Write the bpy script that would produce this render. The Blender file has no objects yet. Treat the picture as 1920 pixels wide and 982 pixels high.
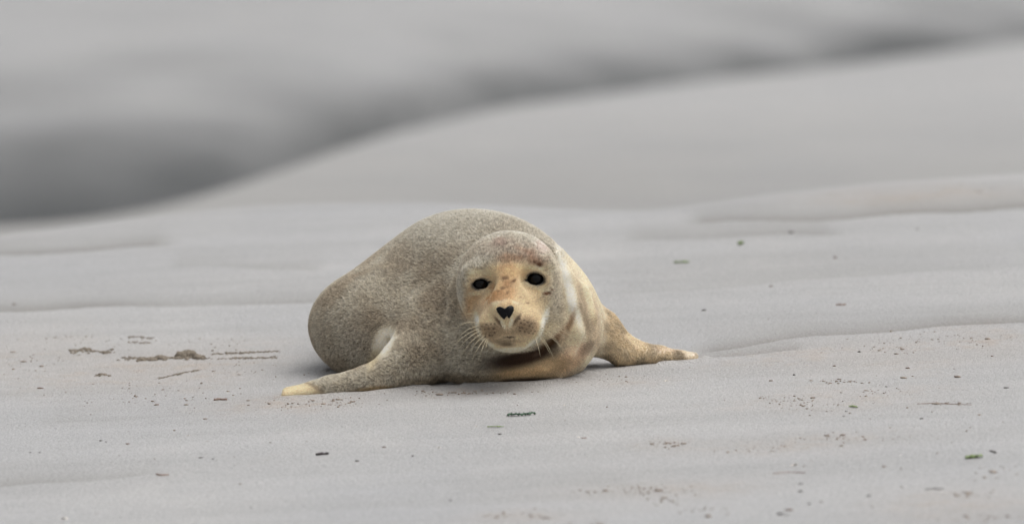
import bpy, math
import numpy as np
from mathutils import Vector, Matrix

sc = bpy.context.scene
RNG = np.random.default_rng(7)

# ------------------------------------------------------------------ camera
CAM = np.array([0.0, -16.0, 0.91])
FPX = 16000.0                                   # focal length in photograph pixels (1920 wide)
PITCH = math.atan(0.91 / 16.0) - 209.0 / FPX    # looking slightly down
cd = bpy.data.cameras.new("camera")
cam = bpy.data.objects.new("camera", cd)
sc.collection.objects.link(cam)
cam.location = CAM
cam.rotation_euler = (math.pi / 2 - PITCH, 0, 0)
cd.sensor_width = 36.0
cd.lens = 300.0
cd.clip_start = 0.5
cd.clip_end = 6000.0
cd.dof.use_dof = True
cd.dof.focus_distance = 15.75
cd.dof.aperture_fstop = 4.7
sc.camera = cam

# ------------------------------------------------------------------ light: overcast
w = bpy.data.worlds.new("World")
sc.world = w
w.use_nodes = True
nt = w.node_tree
bg = nt.nodes["Background"]
sky = nt.nodes.new("ShaderNodeTexSky")
sky.sky_type = 'NISHITA'
sky.sun_disc = False
SUN_EL, SUN_AZ = math.radians(68), math.radians(105)     # azimuth clockwise from +Y
sky.sun_elevation = SUN_EL
sky.sun_rotation = SUN_AZ
sky.air_density = 1.0
sky.dust_density = 4.0
sky.ozone_density = 1.0
hsv = nt.nodes.new("ShaderNodeHueSaturation")            # cloud cover: almost no blue left
hsv.inputs["Saturation"].default_value = 0.16
nt.links.new(sky.outputs[0], hsv.inputs["Color"])
nt.links.new(hsv.outputs[0], bg.inputs["Color"])
bg.inputs["Strength"].default_value = 0.12
sd = bpy.data.lights.new("sun", 'SUN')
sd.energy = 1.5
sd.angle = math.radians(70)
sd.color = (1.0, 0.97, 0.93)
sun = bpy.data.objects.new("sun", sd)
sc.collection.objects.link(sun)
sdir = Vector((math.sin(SUN_AZ) * math.cos(SUN_EL), math.cos(SUN_AZ) * math.cos(SUN_EL), math.sin(SUN_EL)))
sun.rotation_euler = sdir.to_track_quat('Z', 'Y').to_euler()
sun.location = sdir * 30
sc.view_settings.view_transform = 'Standard'
sc.view_settings.look = 'None'
sc.view_settings.gamma = 1.0
sc.view_settings.exposure = 0.29
sc.render.engine = 'CYCLES'
sc.cycles_curves.shape = 'RIBBONS'

# ------------------------------------------------------------------ numeric helpers
def W(px, py, Y):
    """world point at depth Y that the photograph shows at pixel (px, py)"""
    fx = (px - 960.0) / FPX
    fz = (491.0 - py) / FPX
    c, s = math.cos(PITCH), math.sin(PITCH)
    d = np.array([fx, c + fz * s, -s + fz * c])
    t = (Y - CAM[1]) / d[1]
    return CAM + t * d

def raydir(px, py):
    d = W(px, py, 0.0) - CAM
    return d / np.linalg.norm(d)

def hash3(i, j, k, seed=0):
    n = (i.astype(np.int64) * 374761393 + j.astype(np.int64) * 668265263 + k.astype(np.int64) * 2147483647 + seed * 1274126177) & 0xffffffff
    n = ((n ^ (n >> 13)) * 1274126177) & 0xffffffff
    n = (n ^ (n >> 16)) & 0xffffff
    return n.astype(np.float32) / float(0xffffff)

def vnoise(P, scale, seed=0):
    p = np.asarray(P, dtype=np.float64) * scale
    f = np.floor(p)
    u = p - f
    u = u * u * (3 - 2 * u)
    i, j, k = f[:, 0], f[:, 1], f[:, 2]
    r = 0
    for a in (0, 1):
        wa = u[:, 0] if a else 1 - u[:, 0]
        for b in (0, 1):
            wb = u[:, 1] if b else 1 - u[:, 1]
            for c in (0, 1):
                wc = u[:, 2] if c else 1 - u[:, 2]
                r = r + wa * wb * wc * hash3(i + a, j + b, k + c, seed)
    return r

def fbm(P, scale, octaves=3, seed=0):
    v, amp, tot = 0, 1.0, 0
    for o in range(octaves):
        v = v + amp * vnoise(P, scale * 2 ** o, seed + o * 17)
        tot += amp
        amp *= 0.5
    return v / tot

def sstep(a, b, x):
    t = np.clip((x - a) / (b - a), 0, 1)
    return t * t * (3 - 2 * t)

def softplus(x, w):
    return w * np.logaddexp(0, x / w)

def lin(r, g, b):
    c = np.array([r, g, b]) / 255.0
    return np.where(c <= 0.04045, c / 12.92, ((c + 0.055) / 1.055) ** 2.4)

# ------------------------------------------------------------------ terrain shape
SX, SY = 0.045, 0.052

def plane_pt(px, py):
    """pixel -> point of the tilted beach plane"""
    d = W(px, py, 0.0) - CAM
    t = (SX * CAM[0] + SY * CAM[1] - CAM[2]) / (d[2] - SX * d[0] - SY * d[1])
    return CAM + t * d

def curve_on_plane(pts, n=241):
    q = np.array([plane_pt(*p)[:2] for p in pts])
    xs = np.linspace(q[0, 0], q[-1, 0], n)
    ys = np.interp(xs, q[:, 0], q[:, 1])
    ker = np.hanning(31); ker /= ker.sum()
    ys = np.convolve(np.pad(ys, 15, mode='edge'), ker, mode='valid')
    return xs, ys

CREST = curve_on_plane([(x_, y_ - 12) for x_, y_ in [(-300, 500), (0, 448), (200, 420), (350, 402), (500, 391), (700, 385), (850, 385), (1060, 398),
                        (1200, 402), (1300, 393), (1400, 374), (1600, 352), (1750, 341), (1920, 328), (2200, 312)]])
EDGE_X = np.array([-400., -40, -12, -5, -2.6, -2.1, -1.6, -1.2, -.78, .136, 2.17, 4.5, 12, 60, 400])
EDGE_Y = np.array([10., 14, 16, 17.5, 18.9, 19.3, 20.4, 24.6, 31.0, 38.5, 48, 59, 85, 200, 500])
_ex = np.linspace(-14, 14, 1401); _ey = np.interp(_ex, EDGE_X, EDGE_Y)
_k = np.hanning(55); _k /= _k.sum()
_ey = np.convolve(np.pad(_ey, 27, mode='edge'), _k, mode='valid')
EDGE_XS = np.concatenate([EDGE_X[EDGE_X < -14], _ex[20:-20], EDGE_X[EDGE_X > 14]])
EDGE_YS = np.concatenate([EDGE_Y[EDGE_X < -14], _ey[20:-20], EDGE_Y[EDGE_X > 14]])
# low scarps left by the falling tide: (polyline in the photograph, drop in m, length of the hollow behind, darkening there: damp and painted shade)
SCARPS = [
    ([(1280, 664), (1340, 656), (1480, 637), (1600, 628), (1760, 615), (1920, 603), (2100, 590)], .012, .13, 1.25),
    ([(1290, 672), (1400, 664), (1520, 657)], .004, .08, .6),
    ([(-200, 600), (0, 590), (120, 586), (250, 577), (420, 573), (600, 569), (700, 566)], .008, .16, .8),
    ([(-200, 490), (0, 484), (90, 483), (180, 477), (270, 467), (350, 461)], .010, .16, 1.1),
    ([(1260, 420), (1340, 415), (1450, 417), (1560, 415), (1700, 403), (1920, 391), (2100, 380)], .012, .2, 1.3),
    ([(-200, 935), (0, 917), (110, 905), (220, 897), (330, 880)], .003, .10, .5),
    ([(300, 505), (400, 500), (480, 507), (620, 510)], .004, .2, .45),
    ([(1150, 452), (1300, 447), (1420, 443), (1600, 440)], .004, .25, .4),
    ([(1100, 555), (1300, 545), (1600, 520), (1920, 500)], .004, .5, .2),
    ([(820, 925), (950, 920), (1080, 909), (1200, 905)], .003, .16, .2),
    ([(400, 640), (500, 634), (590, 640)], .003, .15, .1),
    ([(60, 800), (200, 790), (350, 775), (520, 768)], .003, .2, .2),
]
SCARP_CURVES = [(curve_on_plane(p), a, l, d) for p, a, l, d in SCARPS]

def beach(X, Y):
    """tilted beach without its crest, with scarps and soft unevenness"""
    z = SX * 3.0 * np.tanh(X / 3.0) + SY * Y
    P = np.stack([X, Y * 0.45, 0 * X], 1)
    z = z + 0.012 * (fbm(P, 1.1, 2, 3) - .5) * np.clip(np.hypot(X, Y) / .9 - .3, 0, 1)
    z = z + 0.0035 * (fbm(P, 5.0, 3, 5) - .5)
    Q = np.stack([X * .9, Y * 2.1 - X * .5, 0 * X], 1)
    z = z + 0.0020 * (np.abs(fbm(Q, 4.0, 3, 15) - .5) * 2 - .3) * (np.abs(X) < 6)
    damp = np.zeros_like(X)
    for (cx, cy), a, l, dm in SCARP_CURVES:
        yl = np.interp(X, cx, cy) + 0.05 * (vnoise(np.stack([X, 0 * X, 0 * X], 1), 7, 9) - .5)
        fade = sstep(cx[0], cx[0] + .12 * (cx[-1] - cx[0]), X) * (1 - sstep(cx[-1] - .15 * (cx[-1] - cx[0]), cx[-1], X))
        amp = fade * (.35 + .9 * vnoise(np.stack([X, 0 * X, 0 * X], 1), 3.1, 11))
        s = Y - yl
        prof = np.where(s < 0, np.exp(-np.abs(s) / .25) * 0.3, -np.clip(s / .03, 0, 1) * np.exp(-np.clip(s, 0, 9) / l) + .3 * np.clip(1 - s / .03, 0, 1))
        z = z + .55 * a * amp * prof
        damp = np.maximum(damp, np.minimum(.85, dm * amp) * np.where(s < 0, 0, np.exp(-np.clip(s, 0, 9) / (l * 1.15))))  # darkens the hollow behind each scarp: damp sand plus its painted shade
    return z, damp

def ground(X, Y, full=False):
    X = np.asarray(X, float); Y = np.asarray(Y, float)
    shp = X.shape
    X = X.ravel(); Y = Y.ravel()
    yc = np.interp(X, *CREST)
    s = Y - yc
    z, damp = beach(X, np.minimum(Y, yc + 1.0))
    z = z + SY * np.maximum(Y - yc - 1.0, 0) - (.18 * softplus(s - .08, .13))
    P = np.stack([X, Y * .35, 0 * X], 1)
    zb = -.45 + .01 * np.clip(X, -8, 8) + .05 * (fbm(P, .35, 3, 21) - .5)
    k = .25
    h = np.clip(.5 + .5 * (z - zb) / k, 0, 1)
    z = zb * (1 - h) + z * h + k * h * (1 - h)
    ye = np.interp(X, EDGE_XS, EDGE_YS)
    t = Y - ye
    drop = .30 * softplus(t - .9, .4)
    z = np.where(t > -4, np.maximum(z - drop, -1.9), z)
    bank = -1.9 + 1.30 * sstep(4, 19, t) + .34 * sstep(8, 50, t) + .05 * (fbm(P, .2, 3, 33) - .5) * sstep(6, 14, t)
    z = np.where(t > 3, np.maximum(z, bank), z)
    if full:
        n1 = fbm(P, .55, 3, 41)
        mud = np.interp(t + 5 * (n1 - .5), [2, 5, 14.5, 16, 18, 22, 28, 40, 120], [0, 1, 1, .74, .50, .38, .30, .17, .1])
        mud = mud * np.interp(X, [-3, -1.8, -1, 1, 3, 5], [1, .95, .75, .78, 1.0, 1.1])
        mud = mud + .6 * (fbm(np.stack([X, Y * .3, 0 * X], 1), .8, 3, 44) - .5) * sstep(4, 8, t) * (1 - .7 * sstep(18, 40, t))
        damp = np.maximum(damp, (.08 + .30 * (1 - sstep(17, 40, Y + 6 * (n1 - .5)))) * sstep(.3, 1.6, s) * (t < 2))
        return z.reshape(shp), damp.reshape(shp), np.clip(mud, 0, 1).reshape(shp), t.reshape(shp)
    return z.reshape(shp)

def ground_pt(px, py):
    """pixel -> point of the sand (first hit along the ray)"""
    d = raydir(px, py)
    ts = np.linspace(13, 23, 500)
    Q = CAM[None] + ts[:, None] * d[None]
    g = Q[:, 2] - ground(Q[:, 0], Q[:, 1])
    i = int(np.argmax(g < 0))
    a = g[i - 1] / (g[i - 1] - g[i])
    return Q[i - 1] * (1 - a) + Q[i] * a

# ------------------------------------------------------------------ materials
def new_mat(name):
    m = bpy.data.materials.new(name)
    m.use_nodes = True
    t = m.node_tree
    b = t.nodes["Principled BSDF"]
    return m, t, b

def N(t, kind, **kw):
    n = t.nodes.new(kind)
    for k, v in kw.items():
        if k in n.inputs:
            n.inputs[k].default_value = v
        else:
            setattr(n, k, v)
    return n

def mixc(t, fac, a, b, mode='MIX'):
    n = t.nodes.new("ShaderNodeMix")
    n.data_type = 'RGBA'
    n.blend_type = mode
    for sock, v in ((n.inputs[0], fac), (n.inputs[6], a), (n.inputs[7], b)):
        if hasattr(v, "is_linked") or isinstance(v, bpy.types.NodeSocket):
            t.links.new(v, sock)
        elif isinstance(v, (int, float)):
            sock.default_value = v
        else:
            sock.default_value = (*v, 1.0)
    return n.outputs[2]

def mrange(t, v, a, b, c, d):
    n = t.nodes.new("ShaderNodeMapRange")
    n.inputs[1].default_value = a; n.inputs[2].default_value = b
    n.inputs[3].default_value = c; n.inputs[4].default_value = d
    t.links.new(v, n.inputs[0])
    return n.outputs[0]

def sand_material(name, lo, hi, damp_shade_col, mudcol):
    m, t, b = new_mat(name)
    geo = N(t, "ShaderNodeNewGeometry")
    mp = N(t, "ShaderNodeMapping"); mp.inputs["Scale"].default_value = (1, .55, 1)
    t.links.new(geo.outputs["Position"], mp.inputs["Vector"])
    big = N(t, "ShaderNodeTexNoise", Scale=1.1, Detail=3.0, Roughness=.55)
    mid = N(t, "ShaderNodeTexNoise", Scale=11.0, Detail=4.0, Roughness=.6)
    fine = N(t, "ShaderNodeTexNoise", Scale=420.0, Detail=1.0, Roughness=.8)
    grit = N(t, "ShaderNodeTexNoise", Scale=120.0, Detail=2.0, Roughness=.7)
    for n in (big, mid):
        t.links.new(mp.outputs[0], n.inputs["Vector"])
    for n in (fine, grit):
        t.links.new(geo.outputs["Position"], n.inputs["Vector"])
    c = mixc(t, mrange(t, big.outputs[0], .35, .65, 0, 1), lo, hi)
    mp2 = N(t, "ShaderNodeMapping"); mp2.inputs["Scale"].default_value = (.55, 2.6, 1); mp2.inputs["Rotation"].default_value = (0, 0, -.35)
    t.links.new(geo.outputs["Position"], mp2.inputs["Vector"])
    strk = N(t, "ShaderNodeTexNoise", Scale=1.6, Detail=5.0, Roughness=.6)
    t.links.new(mp2.outputs[0], strk.inputs["Vector"])
    c = mixc(t, mrange(t, strk.outputs[0], .40, .66, 0, .6), c, tuple(np.array(lin(147, 145, 143))))
    c = mixc(t, mrange(t, mid.outputs[0], .3, .7, .0, .35), c, tuple(x * .84 for x in lo))
    warm = N(t, "ShaderNodeAttribute", attribute_name="warm")
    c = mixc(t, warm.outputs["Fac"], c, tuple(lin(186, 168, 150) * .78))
    c = mixc(t, mrange(t, fine.outputs[0], .32, .68, .0, 1.), mixc(t, .38, c, (.02, .02, .02)), mixc(t, .28, c, (.9, .9, .9)))
    dk = N(t, "ShaderNodeAttribute", attribute_name="damp")
    c = mixc(t, dk.outputs["Fac"], c, damp_shade_col)
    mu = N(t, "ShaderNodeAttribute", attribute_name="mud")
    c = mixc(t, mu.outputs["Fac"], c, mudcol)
    t.links.new(c, b.inputs["Base Color"])
    t.links.new(mrange(t, big.outputs[0], .35, .65, .62, .5), b.inputs["Roughness"])
    b.inputs["Specular IOR Level"].default_value = .35
    bp = N(t, "ShaderNodeBump"); bp.inputs["Strength"].default_value = .7; bp.inputs["Distance"].default_value = .003
    bp2 = N(t, "ShaderNodeBump"); bp2.inputs["Strength"].default_value = .6; bp2.inputs["Distance"].default_value = .008
    t.links.new(fine.outputs[0], bp.inputs["Height"])
    t.links.new(grit.outputs[0], bp2.inputs["Height"])
    t.links.new(bp.outputs[0], bp2.inputs["Normal"])
    t.links.new(bp2.outputs[0], b.inputs["Normal"])
    return m

SAND_LO, SAND_HI = tuple(lin(166, 166, 167)), tuple(lin(180, 178, 175))
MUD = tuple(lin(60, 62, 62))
DAMP_SHADE = tuple(lin(112, 108, 100))  # damp sand, also the painted shade in scarp hollows
M_SAND = sand_material("sand", SAND_LO, SAND_HI, DAMP_SHADE, MUD)
M_MUD = sand_material("mud", SAND_LO, SAND_HI, DAMP_SHADE, MUD)

def simple_mat(name, col, rough=.6, noise=None, spec=.4, bump=0.0, var=.25):
    m, t, b = new_mat(name)
    b.inputs["Roughness"].default_value = rough
    b.inputs["Specular IOR Level"].default_value = spec
    tc = N(t, "ShaderNodeTexCoord")
    n = N(t, "ShaderNodeTexNoise", Scale=noise or 60.0, Detail=4.0, Roughness=.65)
    t.links.new(tc.outputs["Object"], n.inputs["Vector"])
    col = np.array(col)
    c = mixc(t, mrange(t, n.outputs[0], .3, .7, 0, 1), tuple(col * (1 - var)), tuple(np.minimum(col * (1 + var), .95)))
    t.links.new(c, b.inputs["Base Color"])
    if bump:
        bp = N(t, "ShaderNodeBump"); bp.inputs["Strength"].default_value = .6; bp.inputs["Distance"].default_value = bump
        t.links.new(n.outputs[0], bp.inputs["Height"])
        t.links.new(bp.outputs[0], b.inputs["Normal"])
    return m

# ------------------------------------------------------------------ mesh helpers
def mesh_np(name, verts, faces, smooth=True):
    """faces: (n,3) or (n,4) int array or list of such"""
    me = bpy.data.meshes.new(name)
    if not isinstance(faces, list):
        faces = [faces]
    faces = [np.asarray(f, dtype=np.int32) for f in faces if len(f)]
    v = np.asarray(verts, dtype=np.float32)
    me.vertices.add(len(v)); me.vertices.foreach_set("co", v.ravel())
    tot = np.concatenate([np.full(len(f), f.shape[1], np.int32) for f in faces])
    loops = np.concatenate([f.ravel() for f in faces])
    start = np.concatenate([[0], np.cumsum(tot)[:-1]]).astype(np.int32)
    me.loops.add(len(loops)); me.loops.foreach_set("vertex_index", loops)
    me.polygons.add(len(tot)); me.polygons.foreach_set("loop_start", start)
    try:
        me.polygons.foreach_set("loop_total", tot)
    except Exception:
        pass
    me.update(calc_edges=True)
    me.validate()
    if smooth:
        me.polygons.foreach_set("use_smooth", np.ones(len(me.polygons), bool))
    return me

def add(name, me, mat, parent=None, loc=None):
    o = bpy.data.objects.new(name, me)
    sc.collection.objects.link(o)
    if mat is not None and not me.materials:
        me.materials.append(mat)
    if parent is not None:
        o.parent = parent
    if loc is not None:
        o.location = loc
    return o

def tag(o, label, cat, group=None):
    o["label"] = label; o["category"] = cat
    if group:
        o["group"] = group
    return o

def fattr(me, name, vals):
    a = me.attributes.new(name, 'FLOAT', 'POINT')
    a.data.foreach_set("value", np.asarray(vals, np.float32))

# ------------------------------------------------------------------ the seal: one continuous skin from a blended distance field
AX_F = np.array([.37, -.93, 0.0])                       # the way the body points (towards the camera, a little right)
n_g = np.array([-SX, -SY, 1.0]); n_g /= np.linalg.norm(n_g)
AX_F = AX_F - n_g * (AX_F @ n_g); AX_F /= np.linalg.norm(AX_F)
AX_L = np.cross(AX_F, n_g); AX_L *= np.sign(AX_L[0])
BODY = np.stack([AX_L, AX_F, n_g])                      # rows: lateral, axial, up
EYE3 = np.eye(3)

def rot(rx, ry, rz):
    a, b, c = (math.radians(v) for v in (rx, ry, rz))
    X_ = np.array([[1, 0, 0], [0, math.cos(a), -math.sin(a)], [0, math.sin(a), math.cos(a)]])
    Y_ = np.array([[math.cos(b), 0, math.sin(b)], [0, 1, 0], [-math.sin(b), 0, math.cos(b)]])
    Z_ = np.array([[math.cos(c), -math.sin(c), 0], [math.sin(c), math.cos(c), 0], [0, 0, 1]])
    return (Z_ @ Y_ @ X_).T

def ell(P, c, r, R=EYE3):
    q = (P - c) @ R.T
    r = np.array(r)
    k0 = np.sqrt(((q / r) ** 2).sum(1)) + 1e-9
    k1 = np.sqrt(((q / (r * r)) ** 2).sum(1)) + 1e-9
    return np.clip(k0 * (k0 - 1) / k1, -1, 1)

def rcone(P, a, b, ra, rb, flat=None):
    """rounded cone; flat = (axis, factor): wider by factor across that axis"""
    a = np.array(a, float); b = np.array(b, float); Q = P
    if flat is not None:
        S = EYE3 - np.outer(flat[0], flat[0]) * (1 - 1 / flat[1])
        a, b, Q = S @ a, S @ b, P @ S.T
    ab = b - a
    t = np.clip(((Q - a) @ ab) / (ab @ ab), 0, 1)
    return np.sqrt(((Q - a - t[:, None] * ab) ** 2).sum(1)) - (ra + (rb - ra) * t)

def chain(P, nodes, k=.02, flat=None):
    d = None
    for (a, ra), (b, rb) in zip(nodes[:-1], nodes[1:]):
        e = rcone(P, a, b, ra, rb, flat)
        d = e if d is None else smin(d, e, k)
    return d

def ring(P, c, rx, rz, tube, R=EYE3, sq=1.0):
    q = (P - c) @ R.T
    th = np.arctan2(q[:, 2] / rz, q[:, 0] / rx)
    ex, ez = rx * np.cos(th), rz * np.sin(th)
    return np.sqrt((q[:, 0] - ex) ** 2 + (q[:, 2] - ez) ** 2 + (q[:, 1] * sq) ** 2) - tube

def smin(a, b, k):
    h = np.clip(.5 + .5 * (b - a) / k, 0, 1)
    return b * (1 - h) + a * h - k * h * (1 - h)

def smax(a, b, k):
    return -smin(-a, -b, k)

EYE_L = dict(px=901, py=533, Y=-.262, w=.0160, h=.0100, tilt=12, ix=17, iy=-5, rim=-12)
EYE_R = dict(px=1004, py=523, Y=-.257, w=.0170, h=.0120, tilt=-6, ix=-18, iy=3, rim=12)

def head_sdf(P):
    d = ell(P, W(955, 531, -.165), (.094, .125, .093))
    d = smin(d, ell(P, W(956, 572, -.180), (.072, .105, .066)), .03)              # cheeks and jaw
    d = smin(d, rcone(P, W(955, 515, -.215), W(948, 580, -.326), .046, .028), .032)  # bridge of the nose
    d = smin(d, ell(P, W(957, 607, -.270), (.060, .080, .044)), .022)              # muzzle
    d = smin(d, ell(P, W(926, 613, -.318), (.030, .033, .028)), .014)             # whisker pads
    d = smin(d, ell(P, W(984, 611, -.314), (.033, .033, .028)), .014)
    d = smin(d, ell(P, W(957, 640, -.298), (.034, .034, .017)), .014)             # chin
    d = smin(d, ell(P, W(948, 583, -.350), (.021, .016, .016)), .014)             # nose pad
    # brow swellings
    d = smin(d, ell(P, W(899, 513, -.240), (.027, .03, .013), rot(0, 12, 0)), .022)
    d = smin(d, ell(P, W(1007, 502, -.236), (.028, .03, .013), rot(0, -10, 0)), .022)
    # lids round the eyes, then the opening
    for e in (EYE_L, EYE_R):
        c = W(e['px'], e['py'], e['Y'])
        R = rot(0, e['tilt'], 0)
        d = smax(d, -ell(P, c + np.array([0, -.020, 0]), (.030, .025, .024), R), .022)      # shallow hollow
        d = smin(d, ell(P, c + np.array([0, .006, 0]), (.0245, .013, .0195), R), .012)       # lids
        d = smax(d, -ell(P, c + np.array([0, -.002, 0]), (e['w'], .016, e['h']), R), .003)
        ci = W(e['px'] + e['ix'], e['py'] + e['iy'], e['Y'] - .004)
        d = smax(d, -rcone(P, c + np.array([0, -.004, 0]), ci, e['h'] * .85, .0034), .003)
    # groove down from the nose and the mouth line
    d = smax(d, -rcone(P, W(948, 600, -.364), W(952, 628, -.352), .0025, .0025), .004)
    d = smax(d, -chain(P, [(W(940, 632, -.344), .001), (W(948, 631, -.347), .002), (W(955, 630, -.349), .0025), (W(964, 630, -.346), .002), (W(972, 631, -.342), .001)], .002), .005)
    return d

FLAT = np.array([.35, .92, .1]); FLAT /= np.linalg.norm(FLAT)

FOLDS = []
def seal_sdf(P, folds=True):
    d = ell(P, W(893, 547, .17), (.164, .30, .152), BODY)                        # trunk
    d = smin(d, ell(P, W(971, 604, -.02), (.153, .195, .132), BODY), .06)       # chest and shoulders
    d = smin(d, ell(P, W(733, 611, .17), (.145, .20, .110), BODY), .07)          # belly bulging to the side
    d = smin(d, ell(P, W(785, 580, .45), (.152, .26, .112)), .08)                # hindquarters, the spine bends back behind the trunk
    d = smin(d, rcone(P, np.array([-.15, .70, .11]), np.array([-.10, 1.0, .10]), .10, .045), .10)
    for s in (-1, 1):                                                              # hind flippers lying behind
        a = np.array([-.10, .98, .10]); b = a + np.array([.02 + s * .06, .21, .005])
        d = smin(d, rcone(P, a, b, .035, .012, (np.array([1.0, 0, 0]), 2.2)), .03)
    # neck: thick, with two soft rolls of skin
    d = smin(d, ell(P, W(972, 576, -.06), (.104, .115, .110)), .05)
    d = smin(d, ell(P, W(880, 660, -.10), (.07, .06, .055)), .05)                  # breast in front of the left shoulder
    d = smin(d, ell(P, W(955, 692, -.12), (.10, .07, .034)), .03)
    if not folds:
        return d
    near_ = P[:, 1] < .10
    if not near_.all():                                     # folds and head only matter in front
        out_ = flipper_sdf(d, P)
        if near_.any():
            out_[near_] = front_sdf(d[near_], P[near_])
    else:
        out_ = front_sdf(d, P)
    g = P[:, 2] - (SX * P[:, 0] + SY * P[:, 1]) + .010      # weight flattens the belly on the sand
    return smax(out_, -g, .012)

def front_sdf(d, P):
    for nodes, r_, k_ in FOLDS:
        d = smin(d, chain(P, [(n_, r_ * q_) for n_, q_ in nodes], .01), k_)
    d = flipper_sdf(d, P)
    # crease in the arm pit
    d = smax(d, -rcone(P, W(733, 640, -.02), W(704, 680, -.06), .004, .004), .016)
    d = smax(d, -chain(P, [(W(905, 658, -.205), .012), (W(960, 668, -.22), .020), (W(1015, 660, -.20), .016), (W(1045, 630, -.17), .008)], .01), .022)   # hollow under the chin
    d = smin(d, head_sdf(P), .009)
    return d

def flipper_sdf(d, P):
    # the fore flippers
    L = [(W(815, 632, -.03), .072), (W(765, 682, -.11), .046), (W(700, 712, -.17), .026), (W(620, 727, -.195), .0165), (W(540, 735, -.195), .0085)]
    d = smin(d, chain(P, L[:2], .02), .045)
    d = smin(d, chain(P, L[1:], .012, (FLAT, 1.9)), .03)
    Rr = [(W(1064, 588, .03), .050), (W(1122, 622, .05), .036), (W(1172, 659, .07), .0245), (W(1235, 667, .09), .0150), (W(1299, 669, .113), .0075)]
    d = smin(d, chain(P, Rr[:2], .02), .04)
    d = smin(d, chain(P, Rr[1:], .012, (FLAT, 1.7)), .025)
    for k, q in enumerate((-.034, -.017, 0.0, .017, .034)):
        cut = (0, .004, .010, .020, .034)[k]
        a = W(625, 726, -.195); b = W(536, 736, -.195) + np.array([cut, 0, 0])
        off = np.array([0, q, 0]); off[2] = SY * q
        d = smin(d, rcone(P, a + off * .7, b + off * 1.2, .0105, .0060), .006)
        a = W(1228, 663, .09); b = W(1300, 670, .113) - np.array([cut, 0, 0])
        d = smin(d, rcone(P, a + off * .6, b + off * 1.0, .0095, .0055), .005)
    return d

def fold(pts, r_, sink, k_):
    d = np.array([raydir(*q) for q in pts]); t = np.full(len(d), 15.2)
    for _ in range(90):
        t += .7 * seal_sdf(CAM + d * t[:, None], False)
    nd = [(p + np.array([0, sink, 0]), .3 if i in (0, len(pts) - 1) else 1.0) for i, p in enumerate(CAM + d * t[:, None])]
    FOLDS.append((nd, r_, k_))
fold([(1012, 458), (1038, 485), (1058, 525), (1073, 575), (1076, 622), (1060, 660), (1018, 686), (965, 693)], .016, .007, .010)
fold([(1060, 515), (1088, 548), (1104, 595), (1102, 635), (1086, 668), (1045, 698)], .012, .008, .018)
fold([(868, 505), (853, 550), (852, 600), (866, 645)], .008, .004, .014)

def eval_chunks(f, P, n=400000):
    return np.concatenate([f(P[i:i + n]) for i in range(0, len(P), n)])

def surface_nets(f, lo, hi, h, B=8):
    lo = np.array(lo); nb = np.ceil((np.array(hi) - lo) / (h * B)).astype(int)
    bi = np.stack(np.meshgrid(*[np.arange(k) for k in nb], indexing='ij'), -1).reshape(-1, 3)
    cen = lo + (bi + .5) * h * B
    dc = eval_chunks(f, cen)
    nearb = bi[np.abs(dc) < h * B * 1.25]
    shape = nb * B + 1
    G = np.full(shape, 1.0, np.float32)
    off = np.stack(np.meshgrid(*[np.arange(B + 1)] * 3, indexing='ij'), -1).reshape(-1, 3)
    # inside blocks far from the surface
    for b in bi[dc <= -h * B * 1.25]:
        G[b[0] * B:b[0] * B + B + 1, b[1] * B:b[1] * B + B + 1, b[2] * B:b[2] * B + B + 1] = -1
    gi = (nearb[:, None] * B + off[None]).reshape(-1, 3)
    flat = np.unique(np.ravel_multi_index(gi.T, shape))
    gi = np.stack(np.unravel_index(flat, shape), -1)
    G.ravel()[flat] = eval_chunks(f, lo + gi * h)
    S = G < 0
    cells = shape - 1
    cnt = np.zeros(cells, np.int8)
    for a in (0, 1):
        for b in (0, 1):
            for c in (0, 1):
                cnt += S[a:a + cells[0], b:b + cells[1], c:c + cells[2]]
    active = (cnt > 0) & (cnt < 8)
    ci = np.stack(np.nonzero(active), -1)
    vid = np.full(cells, -1, np.int32)
    vid[active] = np.arange(len(ci))
    acc = np.zeros((len(ci), 3)); num = np.zeros(len(ci))
    corners = [(a, b, c) for a in (0, 1) for b in (0, 1) for c in (0, 1)]
    for p in corners:
        for ax in range(3):
            if p[ax]:
                continue
            q = list(p); q[ax] = 1
            va = G[tuple((ci + p).T)]; vb = G[tuple((ci + q).T)]
            m = (va < 0) != (vb < 0)
            t = np.where(m, va / np.where(m, va - vb, 1), 0)
            pos = np.array(p, float)[None] + np.eye(3)[ax][None] * t[:, None]
            acc[m] += pos[m]; num += m
    Vv = lo + (ci + acc / num[:, None]) * h
    faces = []
    for ax in range(3):
        u, v = (ax + 1) % 3, (ax + 2) % 3
        sl0 = [slice(None)] * 3; sl1 = [slice(None)] * 3
        sl0[ax] = slice(0, -1); sl1[ax] = slice(1, None)
        ch = S[tuple(sl0)] != S[tuple(sl1)]
        e = np.stack(np.nonzero(ch), -1)
        ok = (e[:, u] > 0) & (e[:, v] > 0) & (e[:, u] < cells[u]) & (e[:, v] < cells[v])
        e = e[ok]
        inside = S[tuple(e.T)]
        def cid(du, dv):
            k = e.copy(); k[:, u] += du; k[:, v] += dv
            return vid[tuple(k.T)]
        q = np.stack([cid(-1, -1), cid(0, -1), cid(0, 0), cid(-1, 0)], 1)
        q[~inside] = q[~inside][:, ::-1]
        faces.append(q)
    F = np.concatenate(faces)
    return Vv, F[(F >= 0).all(1)]

def gradient(f, P, e=.0012):
    g = np.zeros_like(P)
    for k in ((1, -1, -1), (-1, -1, 1), (-1, 1, -1), (1, 1, 1)):
        k = np.array(k, float)
        g += k[None] * eval_chunks(f, P + k * e)[:, None]
    return g / (4 * e)


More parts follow.
